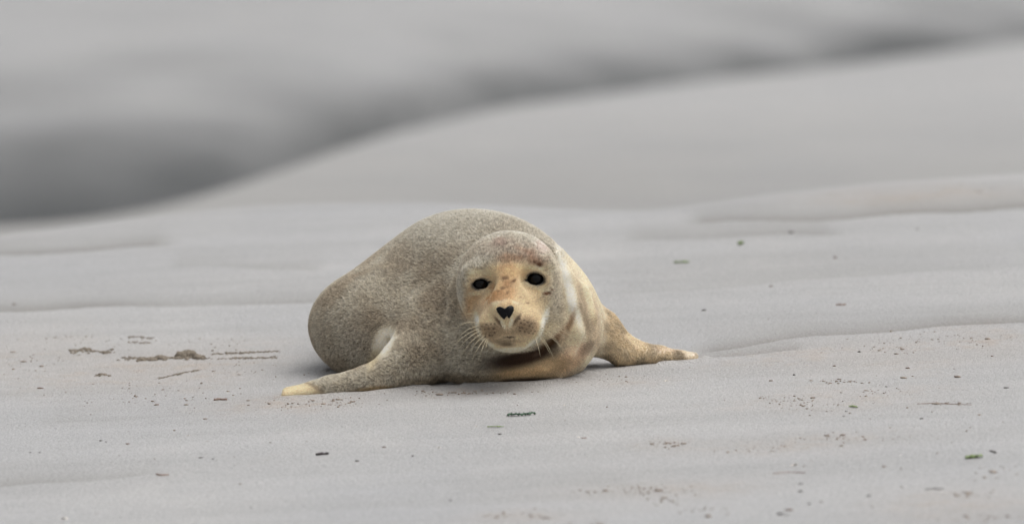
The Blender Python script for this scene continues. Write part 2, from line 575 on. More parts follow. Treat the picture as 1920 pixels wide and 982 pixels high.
# ------------------------------------------------------------------ ground sheet
def grow(a, step, ratio, end):
    out = [a]
    while abs(out[-1]) < abs(end):
        step *= ratio
        out.append(out[-1] + step)
    return out[1:]

xs_f = np.arange(-1.5, 1.5001, .0085)
xs = np.concatenate([np.array(grow(-1.5, -.0085, 1.13, -2500))[::-1], xs_f, grow(1.5, .0085, 1.13, 2500)])
ys_f = np.concatenate([np.arange(-2.6, .9, .0105), np.arange(.9, 5.0, .02)])
ys = np.concatenate([np.array(grow(-2.6, -.0105, 1.14, -400))[::-1], ys_f, grow(5.0, .02, 1.028, 90), ])
ys = np.concatenate([ys, grow(ys[-1], ys[-1] - ys[-2], 1.15, 4000)])
GX, GY = np.meshgrid(xs, ys)
GZ, GD, GM, GT = ground(GX, GY, full=True)
# small-scale roughness where the sand is disturbed (crumbly, drier patches): (px, py, half width px, half height px, strength)
ROUGH = [(300, 690, 300, 50, .9), (560, 752, 190, 22, .9), (880, 734, 140, 10, .8), (1620, 665, 330, 45, .7), (1560, 745, 230, 30, .6),
         (1480, 830, 260, 22, .5), (1230, 915, 190, 20, .6), (980, 968, 110, 14, .7), (1800, 945, 160, 40, .6), (1250, 830, 80, 14, .5),
         (60, 660, 160, 40, .6), (1720, 370, 260, 22, .9), (1850, 640, 120, 40, .8), (1180, 715, 110, 14, .5), (430, 640, 160, 16, .4)]
rough = np.zeros_like(GX)
for px, py, hw, hh, st in ROUGH:
    c = plane_pt(px, py); e = plane_pt(px, py - hh); ry = abs(e[1] - c[1]); rx = hw / 1000.0
    q = ((GX - c[0]) / rx) ** 2 + ((GY - c[1]) / ry) ** 2
    rough = np.maximum(rough, st * np.exp(-q * 1.2))
near = (np.abs(GX) < 1.7) & (GY > -2.8) & (GY < 5)
idx = np.where(near.ravel())[0]
P3 = np.stack([GX.ravel()[idx], GY.ravel()[idx] * .8, 0 * idx], 1)
n_a = fbm(P3, 42, 2, 51); n_b = fbm(P3, 9, 2, 52)
rz = np.zeros(GX.size); rf = rough.ravel()[idx]
act = rf * sstep(.42, .62, n_b)
rz[idx] = .0042 * act * (n_a - .45) + .0011 * (fbm(P3, 60, 2, 58) - .5)
wv = np.zeros(GX.size); wv[idx] = np.clip(rf * .40 + act * .55 * sstep(.45, .65, n_a), 0, .8)
GZ = GZ + rz.reshape(GX.shape)
box = (GX > -.55) & (GX < .45) & (GY > -.4) & (GY < 1.3)
bi_ = np.where(box.ravel())[0]
gp = np.stack([GX.ravel()[bi_], GY.ravel()[bi_], GZ.ravel()[bi_]], 1)
dd = seal_sdf(gp)
push = np.exp(-((dd - .010) / .011) ** 2) * (.25 + 1.3 * fbm(gp, 38, 3, 77)) * .0055 * (fbm(gp, 9, 2, 78) > .40)
gzf = GZ.ravel().copy(); gzf[bi_] += push; GZ = gzf.reshape(GX.shape)
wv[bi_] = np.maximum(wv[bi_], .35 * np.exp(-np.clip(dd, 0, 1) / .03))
nx, ny = len(xs), len(ys)
ids = np.arange(nx * ny).reshape(ny, nx)
quads = np.stack([ids[:-1, :-1], ids[:-1, 1:], ids[1:, 1:], ids[1:, :-1]], -1).reshape(-1, 4)
qt = GT.ravel()[quads].mean(1)
V = np.stack([GX.ravel(), GY.ravel(), GZ.ravel()], 1)

def sub_sheet(name, mask, mat):
    q = quads[mask]
    u, inv = np.unique(q, return_inverse=True)
    me = mesh_np(name, V[u], inv.reshape(-1, 4))
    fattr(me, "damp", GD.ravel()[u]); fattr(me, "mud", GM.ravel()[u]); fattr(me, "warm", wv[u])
    o = add(name, me, mat)
    o["kind"] = "structure"
    return o
sub_sheet("sand_flat", qt <= 3.6, M_SAND)
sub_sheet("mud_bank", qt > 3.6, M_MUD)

SV, SF = surface_nets(seal_sdf, (-.62, -.42, -.10), (.42, 1.36, .36), .0032)
SG = gradient(seal_sdf, SV)
d0 = eval_chunks(seal_sdf, SV)
SV = SV - SG * (d0 / np.maximum((SG ** 2).sum(1), .25))[:, None] * .9
SN = SG / np.maximum(np.linalg.norm(SG, axis=1), 1e-6)[:, None]

def hits(pxy):
    """points of the seal's skin seen at pixels, with normals"""
    d = np.array([raydir(*q) for q in pxy]); t = np.full(len(d), 15.2)
    for _ in range(90):
        t += .7 * seal_sdf(CAM + d * t[:, None])
    p = CAM + d * t[:, None]
    g = gradient(seal_sdf, p)
    return p, g / np.linalg.norm(g, axis=1)[:, None]

# ---- coat colours, painted on the skin by where each point falls in the camera view
def ipx(P):
    c, s = math.cos(PITCH), math.sin(PITCH)
    q = P - CAM
    dep = q[:, 1] * c - q[:, 2] * s
    return 960 + FPX * q[:, 0] / dep, 491 - FPX * (q[:, 1] * s + q[:, 2] * c) / dep

def blob(x, y, cx, cy, rx, ry, ang=0.0, soft=.5):
    a = math.radians(ang)
    u = ((x - cx) * math.cos(a) + (y - cy) * math.sin(a)) / rx
    v = (-(x - cx) * math.sin(a) + (y - cy) * math.cos(a)) / ry
    r = np.sqrt(u * u + v * v)
    return 1 - sstep(1 - soft, 1 + soft, r)

def coat(P, Nn):
    x, y = ipx(P)
    Yd = P[:, 1]
    n1 = fbm(P, 14, 3, 61); n2 = fbm(P, 45, 2, 62); n3 = vnoise(P, 420, 63)
    wx = x + 16 * (n2 - .5) * 1.4; wy = y + 14 * (fbm(P, 50, 2, 66) - .5) * 1.4
    sx_ = x + 5 * (n2 - .5); sy_ = y + 5 * (n1 - .5)
    def L(a, c, m):
        m = np.clip(m, 0, 1)[:, None]
        return a * (1 - m) + np.array(c)[None] * m
    C = np.tile(lin(196, 188, 172)[None], (len(P), 1))
    C = L(C, lin(168, 155, 136), sstep(.36, .7, n1) * .8)
    C = L(C, lin(210, 206, 195), sstep(.15, .33, P[:, 2]) * .5)                     # paler towards the top of the back
    front = 1 - sstep(-.02, .10, Yd)
    frontw = 1 - sstep(.06, .22, Yd)
    head = 1 - sstep(-.135, -.10, Yd)
    body_ = (1 - head)
    clean = np.zeros(len(P))
    def paint(c, m, cl=0.0):
        nonlocal C, clean
        m = np.clip(m, 0, 1)
        C = L(C, c, m)
        clean = np.maximum(clean, m * cl)
    # neck and chest on the right: cleaner, buff fur in folds
    paint(lin(226, 214, 192), blob(sx_, sy_, 1092, 585, 52, 118, -10, .3) * frontw * .95, 1)
    paint(lin(170, 154, 130), blob(sx_, sy_, 1094, 590, 7, 58, -12, .8) * frontw * .8)
    paint(lin(182, 164, 138), blob(sx_, sy_, 1116, 612, 8, 50, -4, .7) * frontw * .7)
    paint(lin(248, 242, 228), blob(sx_, sy_, 1066, 545, 8, 80, -15, .7) * frontw * .95, 1)
    paint(lin(236, 222, 194), blob(sx_, sy_, 1104, 560, 5, 55, -14, .7) * frontw * .7)
    paint(lin(220, 206, 180), blob(sx_, sy_, 1055, 640, 40, 44, -30, .4) * frontw * .9, 1)
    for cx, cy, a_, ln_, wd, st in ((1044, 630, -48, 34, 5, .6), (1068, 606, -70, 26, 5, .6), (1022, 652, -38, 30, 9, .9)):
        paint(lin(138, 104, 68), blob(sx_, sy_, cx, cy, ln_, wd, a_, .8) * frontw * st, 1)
    paint(lin(228, 204, 180), blob(sx_, sy_, 1070, 672, 34, 18, -44, .5) * frontw * .95, 1)
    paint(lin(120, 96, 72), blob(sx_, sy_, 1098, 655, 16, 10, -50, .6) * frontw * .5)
    # throat and breast: brown stain, with shade under the chin painted in
    paint(lin(190, 168, 134), blob(sx_, sy_, 1000, 692, 80, 26, -10, .4) * front * .95, 1)
    paint(lin(214, 188, 148), blob(sx_, sy_, 985, 697, 46, 7, -6, .6) * front * .7, 1)
    paint(lin(58, 33, 13), blob(sx_, sy_, 978, 669, 68, 16, -12, .5) * front * .97, 1)  # brown stain and the deep shade below the chin in one colour
    paint(lin(66, 48, 34), blob(sx_, sy_, 975, 715, 56, 8, -3, .4) * front * .95, 1)  # darker band along the lower edge of the breast
    paint(lin(120, 100, 70), blob(wx, wy, 850, 712, 90, 12, -2, .6) * front * .6)
    # arm pit on the left
    paint(lin(250, 240, 220), blob(sx_, sy_, 721, 640, 20, 32, 26, .4), 1)
    paint(lin(214, 200, 172), blob(sx_, sy_, 702, 674, 10, 22, 22, .6) * .8, .6)
    paint(lin(196, 188, 174), blob(wx, wy, 665, 640, 24, 36, 0, .7) * .6)
    # left flipper: cream tip, tan underside
    tip = sstep(614, 566, wx + (y - 727) * -1.6) * (y > 690)
    paint(lin(236, 218, 188), tip * .95, 1)
    paint(lin(112, 100, 82), blob(sx_, y, 597, 729, 30, 3.0, 28, .6) * (1 - tip) * .8)
    paint(lin(186, 164, 126), blob(sx_, y, 705, 728, 42, 7, -6, .4) * front * .85, .7)
    # right flipper
    m = sstep(1122, 1146, wx) * (y > 560)
    paint(lin(208, 188, 156), m * .9, .6)
    paint(lin(152, 142, 124), m * sstep(.3, .75, n2) * .6)
    paint(lin(228, 210, 190), blob(wx, wy, 1252, 654, 20, 6, 5, .8) * .8, 1)
    paint(lin(244, 230, 212), blob(wx, wy, 1294, 663, 14, 9, 10, .8) * .85, 1)
    paint(lin(118, 106, 90), blob(wx, wy, 1270, 667, 12, 8, 0, .6) * .7)
    paint(lin(232, 214, 186), blob(wx, wy, 1195, 645, 30, 8, 25, .6) * .7)
    # face: a buff mask inside the grey hood
    fx_ = x + 14 * (n2 - .5); fy_ = y + 14 * (fbm(P, 50, 2, 66) - .5)
    face = np.maximum.reduce([blob(fx_, fy_, 903, 532, 25, 26, 0, .4), blob(fx_, fy_, 1000, 524, 30, 34, 0, .4), blob(fx_, fy_, 953, 535, 62, 46, 0, .3),
                              blob(fx_, fy_, 948, 575, 72, 42, 0, .3), blob(fx_, fy_, 958, 612, 66, 46, 0, .16)]) * head
    hood = blob(sx_, sy_, 1036, 540, 18, 66, -10, .4) * head
    paint(lin(186, 176, 158), hood * .9); clean = clean * (1 - hood * .9)
    paint(lin(222, 204, 173), face * .95, 1)
    paint(lin(238, 224, 196), blob(fx_, fy_, 1002, 503, 30, 9, 8, .6) * head * .9)
    paint(lin(236, 222, 194), blob(fx_, fy_, 900, 515, 24, 7, -10, .6) * head * .85)
    paint(lin(238, 220, 186), blob(fx_, fy_, 960, 500, 18, 10, 0, .7) * head * .8)
    paint(lin(236, 216, 180), blob(fx_, fy_, 930, 556, 12, 18, 20, .7) * head * .6)
    paint(lin(212, 192, 158), blob(fx_, fy_, 1003, 566, 16, 30, -10, .7) * head * .6)
    paint(lin(204, 184, 156), blob(fx_, fy_, 900, 572, 14, 26, 0, .7) * head * .6)
    paint(lin(200, 172, 138), blob(fx_, fy_, 880, 572, 7, 26, 6, .8) * head * .7)
    paint(lin(212, 182, 136), blob(fx_, fy_, 958, 512, 30, 16, 0, .8) * head * .6)
    paint(lin(204, 170, 122), blob(fx_, fy_, 946, 548, 24, 22, 0, .8) * head * .65)
    paint(lin(206, 172, 126), blob(fx_, fy_, 886, 560, 10, 26, 0, .8) * head * .5)
    # stained crown and forehead
    paint(lin(190, 174, 158), blob(fx_, fy_, 962, 474, 54, 18, 6, .7) * head * .7)
    paint(lin(166, 146, 134), blob(fx_, fy_, 938, 459, 13, 7, -8, .8) * head * .7)
    paint(lin(176, 144, 122), blob(fx_, fy_, 992, 480, 24, 6, 24, .8) * head * .7)
    paint(lin(168, 138, 112), blob(fx_, fy_, 975, 487, 36, 6, 6, .9) * head * sstep(.36, .64, n2) * .8)
    paint(lin(224, 202, 190), blob(fx_, fy_, 1014, 464, 13, 12, 40, .6) * head * .8)
    paint(lin(180, 146, 110), blob(fx_, fy_, 948, 530, 15, 32, 8, .8) * head * sstep(.36, .62, n2) * .85)
    paint(lin(190, 152, 108), blob(fx_, fy_, 922, 555, 16, 16, 30, .7) * head * sstep(.42, .58, n2) * .8)
    for cx, cy, rr_, st in ((1011, 494, 4.5, .95), (1022, 551, 4.0, .95), (1030, 545, 3.2, .8), (963, 527, 3.5, .8), (945, 521, 6, .7), (942, 541, 5, .6), (1003, 490, 3, .7),
                            (1026, 487, 3, .5), (951, 549, 3, .5), (935, 548, 3, .5), (1022, 505, 3, .4), (990, 570, 2, .6), (978, 556, 2, .5)):
        paint(lin(112, 76, 52), blob(fx_, fy_, cx, cy, rr_ * 1.1, rr_ * .8, 0, .6) * head * st)
    # muzzle: pale round the nose and along the jaw, grey brown round the whiskers
    paint(lin(242, 230, 210), np.maximum(blob(fx_, fy_, 934, 568, 14, 3, -14, .8), blob(fx_, fy_, 963, 566, 10, 3, 10, .8)) * head * .5)
    paint(lin(246, 238, 218), np.maximum(blob(sx_, sy_, 898, 608, 4.5, 22, -10, .6), blob(sx_, sy_, 1017, 605, 5, 28, 14, .6)) * head * .95)
    paint(lin(240, 230, 208), np.maximum(blob(sx_, sy_, 913, 638, 18, 4.5, 36, .6), blob(sx_, sy_, 1000, 640, 20, 4.5, -38, .6)) * head * .95)
    paint(lin(234, 224, 202), blob(sx_, sy_, 958, 654, 40, 5, -2, .5) * head * .9)
    paint(lin(146, 124, 98), np.maximum(blob(fx_, fy_, 922, 620, 20, 13, 8, .8), blob(fx_, fy_, 980, 612, 22, 14, 10, .8)) * head * .85)
    paint(lin(110, 90, 70), np.maximum(blob(x, y, 936, 602, 3, 11, -38, .6), blob(x, y, 968, 598, 3, 11, 36, .6)) * head * .85)
    paint(lin(244, 230, 204), np.maximum(blob(x, y, 944, 607, 3.2, 11, -22, .5), blob(x, y, 957, 604, 3.4, 12, 14, .5)) * head * .95)
    paint(lin(176, 158, 130), blob(fx_, fy_, 948, 622, 22, 6, 0, .7) * head * .6)
    paint(lin(62, 46, 36), np.maximum(blob(x, y, 955, 630.3, 10, 1.8, -2, .6), blob(x, y, 940, 633, 7, 1.3, -14, .7) * .45) * head * .85)
    paint(lin(150, 132, 106), blob(sx_, sy_, 945, 638, 30, 4, 0, .7) * head * .7)
    paint(lin(110, 92, 72), blob(sx_, sy_, 950, 644, 13, 3.5, 4, .8) * head * .8)
    # rows of dark whisker spots
    for side, x0, y0 in ((-1, 928, 606), (1, 972, 598)):
        for r_ in range(4):
            for k in range(5 - (r_ == 3)):
                h1 = hash3(np.array([r_ + 7]), np.array([k + 3]), np.array([side + 5]), 3)[0]; h2 = hash3(np.array([r_]), np.array([k]), np.array([side + 2]), 9)[0]
                cx = x0 + side * (k * 7.5 + (r_ % 2) * 3) + 3 * (h1 - .5); cy = y0 + r_ * 7 + k * (2.2 if side > 0 else 1.4) + 3 * (h2 - .5)
                paint(lin(66, 50, 40), blob(x, y, cx, cy, 2.0, 1.6, 0, .5) * head * (.55 + .45 * h1) * (.95 - .1 * k))
    # dark skin of the lids
    for e in (EYE_L, EYE_R):
        paint(lin(232, 220, 196), blob(fx_, fy_, e['px'] + 2, e['py'] + 15, 22, 5, e['rim'], .6) * head * .7)
        paint(lin(190, 176, 150), blob(fx_, fy_, e['px'], e['py'], 24, 17, -e['tilt'], .35) * head * .55)
        paint(lin(20, 17, 16), np.maximum(blob(x, y, e['px'], e['py'], e['w'] * 1100, e['h'] * 1130, -e['tilt'], .13), blob(x, y, e['px'] + e['ix'] * .85, e['py'] + e['iy'] * .85, 7.5, 3.6, 0, .3)) * head)
    sandy = 1 - np.clip(clean, 0, 1)
    # clumped, gritty coat
    cl = fbm(P, 250, 2, 71)
    k = 1 + (cl - .5) * (.18 + .85 * sandy) + (n3 - .5) * (.05 + .25 * sandy)
    return C * np.clip(k, .4, 1.6)[:, None], sandy

SC, SS = coat(SV, SN)

def skin_mat(name, hair=False):
    m, t, b = new_mat(name)
    at = N(t, "ShaderNodeAttribute", attribute_name="coat")
    c = at.outputs["Color"]
    if not hair:
        tc = N(t, "ShaderNodeTexCoord")
        n = N(t, "ShaderNodeTexNoise", Scale=260.0, Detail=3.0, Roughness=.7)
        t.links.new(tc.outputs["Object"], n.inputs["Vector"])
        c = mixc(t, mrange(t, n.outputs[0], .3, .7, .0, .25), c, (.06, .052, .042))
        bp = N(t, "ShaderNodeBump"); bp.inputs["Strength"].default_value = .5; bp.inputs["Distance"].default_value = .003
        t.links.new(n.outputs[0], bp.inputs["Height"]); t.links.new(bp.outputs[0], b.inputs["Normal"])
    t.links.new(c, b.inputs["Base Color"])
    if hair:
        tr = N(t, "ShaderNodeBsdfTranslucent"); mx = N(t, "ShaderNodeMixShader"); mx.inputs[0].default_value = .35
        t.links.new(c, tr.inputs["Color"])
        t.links.new(b.outputs[0], mx.inputs[1]); t.links.new(tr.outputs[0], mx.inputs[2])
        t.links.new(mx.outputs[0], t.nodes["Material Output"].inputs["Surface"])
    b.inputs["Roughness"].default_value = .7
    b.inputs["Specular IOR Level"].default_value = .25
    b.inputs["Sheen Weight"].default_value = .2
    b.inputs["Sheen Roughness"].default_value = .5
    return m

seal = bpy.data.objects.new("seal", None)
sc.collection.objects.link(seal)
seal.location = (0, 0, 0)
tag(seal, "sandy grey seal with tan face lying on its belly, looking at the camera", "seal")
bm_ = mesh_np("seal_body", SV, SF)
ca = bm_.color_attributes.new("coat", 'FLOAT_COLOR', 'POINT')
ca.data.foreach_set("color", np.concatenate([SC, np.ones((len(SC), 1))], 1).astype(np.float32).ravel())
body = add("body", bm_, skin_mat("seal_skin"), seal)

# ---- short fur
def make_fur(count):
    tri = np.concatenate([SF[:, [0, 1, 2]], SF[:, [0, 2, 3]]])
    a, b, c = SV[tri[:, 0]], SV[tri[:, 1]], SV[tri[:, 2]]
    area = np.linalg.norm(np.cross(b - a, c - a), axis=1) * .5
    cen = (a + b + c) / 3
    gz = cen[:, 2] - (SX * cen[:, 0] + SY * cen[:, 1])
    wgt = area * (gz > .001) * np.where(cen[:, 1] > .55, .4, 1.0) * np.where(cen[:, 1] < -.12, 3.2, 1.0)
    i = RNG.choice(len(tri), count, p=wgt / wgt.sum())
    r1 = np.sqrt(RNG.random(count)); r2 = RNG.random(count)
    wts = np.stack([1 - r1, r1 * (1 - r2), r1 * r2], 1)
    T = tri[i]
    p = (SV[T] * wts[..., None]).sum(1)
    n = (SN[T] * wts[..., None]).sum(1); n /= np.linalg.norm(n, axis=1)[:, None]
    col, sandy = coat(p, n)
    lum = col.mean(1)
    keep = (lum > .03)
    p, n, col, sandy = p[keep], n[keep], col[keep], sandy[keep]
    count = len(p)
    # lie of the hair: backwards along the body, out from the nose on the head
    flow = np.tile((-AX_F * .8 + np.array([0, 0, -.5]))[None], (count, 1))
    nose = W(948, 582, -.36)
    out = p - nose; out[:, 1] = np.abs(out[:, 1]) + .02
    out /= np.linalg.norm(out, axis=1)[:, None]
    hd = (1 - sstep(-.16, -.10, p[:, 1]))[:, None]
    flow = flow * (1 - hd) + out * hd
    jit = np.stack([vnoise(p, 320, 81 + q) - .5 for q in range(3)], 1) * 1.3 * sandy[:, None] + RNG.normal(0, .18, (count, 3))
    flow = flow + jit
    flow = flow - n * (flow * n).sum(1)[:, None]
    flow /= np.linalg.norm(flow, axis=1)[:, None] + 1e-9
    ln = (.0026 + .0012 * sandy) * RNG.uniform(.7, 1.25, count)
    lift = (.40 + .75 * sandy)[:, None]
    p0 = p - n * .0006
    p1 = p + ln[:, None] * .55 * (flow * .8 + n * lift * 1.3)
    p2 = p + ln[:, None] * (flow + n * lift)
    pts = np.stack([p0, p1, p2], 1)
    g = pts[..., 2] - (SX * pts[..., 0] + SY * pts[..., 1])
    cu = bpy.data.hair_curves.new("fur")
    cu.add_curves([3] * count)
    cu.attributes["position"].data.foreach_set("vector", pts.astype(np.float32).ravel())
    ra = cu.attributes.get("radius") or cu.attributes.new("radius", 'FLOAT', 'POINT')
    ra.data.foreach_set("value", np.tile(np.array([.00036, .00030, .00012], np.float32), count))
    co = cu.attributes.new("coat", 'FLOAT_COLOR', 'POINT')
    col = col * RNG.uniform(.75, 1.35, (count, 1)) * (1.12)
    gr = np.stack([1 - .40 * sandy - .1, 1 - .1 * sandy, 1.05 + .30 * sandy], 1)
    c3 = np.clip(col[:, None] * gr[..., None], 0, .9)
    co.data.foreach_set("color", np.concatenate([c3, np.ones((count, 3, 1))], 2).astype(np.float32).ravel())
    o = bpy.data.objects.new("fur", cu)
    sc.collection.objects.link(o)
    cu.materials.append(skin_mat("seal_fur", True))
    o.parent = body
    return o
make_fur(520000)

# ---- eyes
M_EYE, _t, _b = new_mat("eye")
_b.inputs["Base Color"].default_value = (.003, .0025, .0025, 1)
_b.inputs["Roughness"].default_value = .06
_b.inputs["Specular IOR Level"].default_value = .17
def sphere(name, c, r, mat, parent, nu=32, nv=20, sc3=(1, 1, 1)):
    th = np.linspace(0, math.pi, nv); ph = np.linspace(0, 2 * math.pi, nu, endpoint=False)
    T, Pp = np.meshgrid(th, ph, indexing='ij')
    v = np.stack([np.sin(T) * np.cos(Pp) * sc3[0], np.sin(T) * np.sin(Pp) * sc3[1], np.cos(T) * sc3[2]], -1).reshape(-1, 3) * r
    ii = np.arange(nv * nu).reshape(nv, nu)
    q = np.stack([ii[:-1, :], ii[1:, :], np.roll(ii, -1, 1)[1:, :], np.roll(ii, -1, 1)[:-1, :]], -1).reshape(-1, 4)
    return add(name, mesh_np(name, v, q), mat, parent, tuple(c))
for e in (EYE_L, EYE_R):
    c = W(e['px'], e['py'], e['Y'])
    sphere("eye", c + np.array([0, .0145, 0]), .0170, M_EYE, seal)

# ---- nose: dark heart-shaped pad
M_NOSE = simple_mat("nose_skin", (.004, .004, .005), .38, 300, .14, .0008, .3)
def make_nose():
    # outline traced from the photograph, px
    out = [(928, 578), (931, 574.5), (936, 573.5), (941, 575), (945, 577.5), (948, 577), (951, 574), (956, 571.5), (961, 571.5), (965, 574.5), (965.5, 580), (963, 587), (959, 593),
           (956, 598), (953, 596.5), (951.5, 593), (948.5, 595.5), (945.5, 600), (942, 598.5), (937, 593), (931, 586)]
    out = np.array(out)
    cx, cy = out.mean(0)
    vs, rings = [], [1.0, .82, .55, .25]
    grid = np.concatenate([np.array([[cx, cy]]) + (out - [cx, cy]) * s for s in rings] + [np.array([[cx, cy]])])
    pp, nn = hits(grid)
    off = np.concatenate([np.full(len(out), v) for v in (-.0015, .0018, .0030, .0022)] + [np.array([.0012])])
    vs = list(pp + nn * off[:, None])
    m = len(out); q = []; t3 = []
    for k in range(len(rings) - 1):
        for i in range(m):
            j = (i + 1) % m
            q.append((k * m + i, k * m + j, (k + 1) * m + j, (k + 1) * m + i))
    for i in range(m):
        t3.append(((len(rings) - 1) * m + i, (len(rings) - 1) * m + (i + 1) % m, len(vs) - 1))
    return add("nose", mesh_np("nose", np.array(vs), [np.array(q), np.array(t3)]), M_NOSE, seal)
make_nose()

# ---- whiskers
M_WHISK = simple_mat("whisker", tuple(lin(212, 198, 166)), .35, 200, .5, 0, .1)
def tube(pts, radii, sides=6):
    pts = np.array(pts); radii = np.array(radii)
    tan = np.gradient(pts, axis=0); tan /= np.linalg.norm(tan, axis=1)[:, None]
    ref = np.array([.3, .2, .93])
    u = np.cross(tan, ref); u /= np.linalg.norm(u, axis=1)[:, None] + 1e-9
    v = np.cross(tan, u)
    a = np.linspace(0, 2 * math.pi, sides, endpoint=False)
    V_ = (pts[:, None] + radii[:, None, None] * (np.cos(a)[None, :, None] * u[:, None] + np.sin(a)[None, :, None] * v[:, None])).reshape(-1, 3)
    n = len(pts); ii = np.arange(n * sides).reshape(n, sides)
    q = np.stack([ii[:-1], np.roll(ii, -1, 1)[:-1], np.roll(ii, -1, 1)[1:], ii[1:]], -1).reshape(-1, 4)
    caps = [ii[0][::-1][None], ii[-1][None]]
    return V_, [q] + caps
def z2(x, y):
    return 820 + x / 3.273, 420 + y / 3.273
WH = [((250, 560), (165, 562)), ((250, 608), (105, 642)), ((252, 625), (125, 702)), ((256, 640), (62, 792)), ((262, 655), (120, 780)), ((275, 668), (150, 800)), ((290, 684), (180, 812)), ((300, 694), (208, 842)),
      ((306, 700), (250, 838)), ((312, 700), (290, 800)),
      ((655, 574), (778, 586)), ((655, 598), (760, 612)), ((652, 606), (836, 690)), ((648, 622), (876, 735)), ((642, 640), (820, 722)), ((636, 655), (782, 790)), ((626, 668), (716, 828)), ((614, 682), (690, 792)), ((602, 694), (632, 812)), ((645, 630), (760, 760))]
WP, WN = hits([z2(*a) for a, b in WH])
for (a, b), pa, na in zip(WH, WP, WN):
    left = a[0] < 450
    mx, my = (a[0] + b[0]) / 2, (a[1] + b[1]) / 2 - .10 * abs(b[0] - a[0]) - 5
    p1 = W(*z2(mx, my), pa[1] - .030)
    p2 = W(*z2(*b), pa[1] - .030)
    p0 = pa - na * .003
    t = np.linspace(0, 1, 9)[:, None]
    ctrl = 2 * p1 - .5 * (p0 + p2)
    pts = (1 - t) ** 2 * p0 + 2 * t * (1 - t) * ctrl + t * t * p2
    v, f = tube(pts, np.linspace(.00044, .00018, 9), 5)
    add("whisker", mesh_np("whisker", v, f), M_WHISK, seal)

# ------------------------------------------------------------------ things lying on the sand
def ico(sub=1):
    p = (1 + 5 ** .5) / 2
    v = np.array([(-1, p, 0), (1, p, 0), (-1, -p, 0), (1, -p, 0), (0, -1, p), (0, 1, p), (0, -1, -p), (0, 1, -p), (p, 0, -1), (p, 0, 1), (-p, 0, -1), (-p, 0, 1)], float)
    v /= np.linalg.norm(v[0])
    f = [(0, 11, 5), (0, 5, 1), (0, 1, 7), (0, 7, 10), (0, 10, 11), (1, 5, 9), (5, 11, 4), (11, 10, 2), (10, 7, 6), (7, 1, 8), (3, 9, 4), (3, 4, 2), (3, 2, 6), (3, 6, 8), (3, 8, 9), (4, 9, 5), (2, 4, 11), (6, 2, 10), (8, 6, 7), (9, 8, 1)]
    v = list(v)
    for _ in range(sub):
        cache = {}; nf = []
        def mid(a, b):
            k = (min(a, b), max(a, b))
            if k not in cache:
                m = v[a] + v[b]; v.append(m / np.linalg.norm(m)); cache[k] = len(v) - 1
            return cache[k]
        for a, b, c in f:
            ab, bc, ca_ = mid(a, b), mid(b, c), mid(c, a)
            nf += [(a, ab, ca_), (b, bc, ab), (c, ca_, bc), (ab, bc, ca_)]
        f = nf
    return np.array(v), np.array(f)
ICO1, ICOF1 = ico(1)
ICO2, ICOF2 = ico(2)
ICO0, ICOF0 = ico(0)

def lump(rx, ry, rz, seed, rough=.35, base=2):
    v, f = (ICO0, ICOF0) if base == 0 else (ICO1, ICOF1) if base == 1 else (ICO2, ICOF2)
    n = fbm(v + seed * 7.3, 1.3, 2, seed % 97)
    v = v * (1 + rough * (n - .5) * 2)[:, None]
    return v * np.array([rx, ry, rz]), f

M_DARKPEB = simple_mat("dark_pebble", tuple(lin(92, 88, 84)), .55, 220, .4, .001)
M_BROWNPEB = simple_mat("brown_pebble", tuple(lin(116, 99, 86)), .7, 220, .3, .001)
M_CLUMP = simple_mat("damp_sand_clump", tuple(lin(124, 115, 103)), .85, 120, .2, .003, .45)
M_CRUMB = simple_mat("sand_crumb", tuple(lin(152, 140, 128)), .85, 40, .2, 0, .35)
M_SHELL = simple_mat("shell", tuple(lin(236, 228, 218)), .35, 90, .5, .0004, .06)
M_WEED = simple_mat("dark_seaweed", tuple(lin(50, 82, 56)), .35, 120, .5, .001, .4)
M_ALGA = simple_mat("bright_seaweed", tuple(lin(128, 150, 84)), .4, 120, .5, .0006, .3)
M_STICK = simple_mat("wet_wood", tuple(lin(44, 32, 34)), .5, 150, .4, .001, .3)
M_TWIG = simple_mat("twig_bark", tuple(lin(142, 122, 110)), .7, 150, .3, .001, .3)

def pebble(name, px, py, wpx, mat, label, group=None, flat=.5, aspect=1.0):
    p = ground_pt(px, py)
    s = wpx / 2000.0 * .72 * (16 + p[1]) / 16
    v, f = lump(s, s * aspect * RNG.uniform(.6, 1.0), s * flat * .8, int(px * 13 + py * 7), .42)
    a = RNG.uniform(-.35, .35)
    R = np.array([[math.cos(a), -math.sin(a), 0], [math.sin(a), math.cos(a), 0], [0, 0, 1]])
    o = add(name, mesh_np(name, v @ R.T, f), mat, None, (p[0], p[1], p[2] + s * flat * .25))
    return tag(o, label, "pebble" if "pebble" in name else "fragment", group)

# pebbles one can tell apart
pebble("pebble", 1320, 582, 13, M_DARKPEB, "dark flat pebble alone on the sand above the right flipper tip")
pebble("pebble", 1484, 436, 14, M_DARKPEB, "dark blurred pebble far up the beach below the right ridge")
pebble("pebble", 1720, 430, 8, M_BROWNPEB, "small reddish pebble far up the beach at right")
pebble("pebble", 1566, 483, 11, M_BROWNPEB, "brown pebble in the smooth sand behind, right of the green scrap")
pebble("pebble", 1446, 537, 10, M_BROWNPEB, "small brown chip in the smooth sand between seal and right edge")
pebble("pebble", 774, 855, 7, M_DARKPEB, "small round dark pebble in front of the seal's left side", flat=.9)
pebble("pebble", 845, 937, 8, M_DARKPEB, "small dark pebble near the bottom edge, left of the centre crumbs")
pebble("pebble", 937, 814, 11, M_DARKPEB, "flat dark chip just below the green seaweed strip")
pebble("pebble", 670, 864, 11, M_DARKPEB, "flat dark chip right of the black stick")
pebble("pebble", 720, 838, 13, M_BROWNPEB, "thin brown sliver above right of the black stick", flat=.25, aspect=.5)
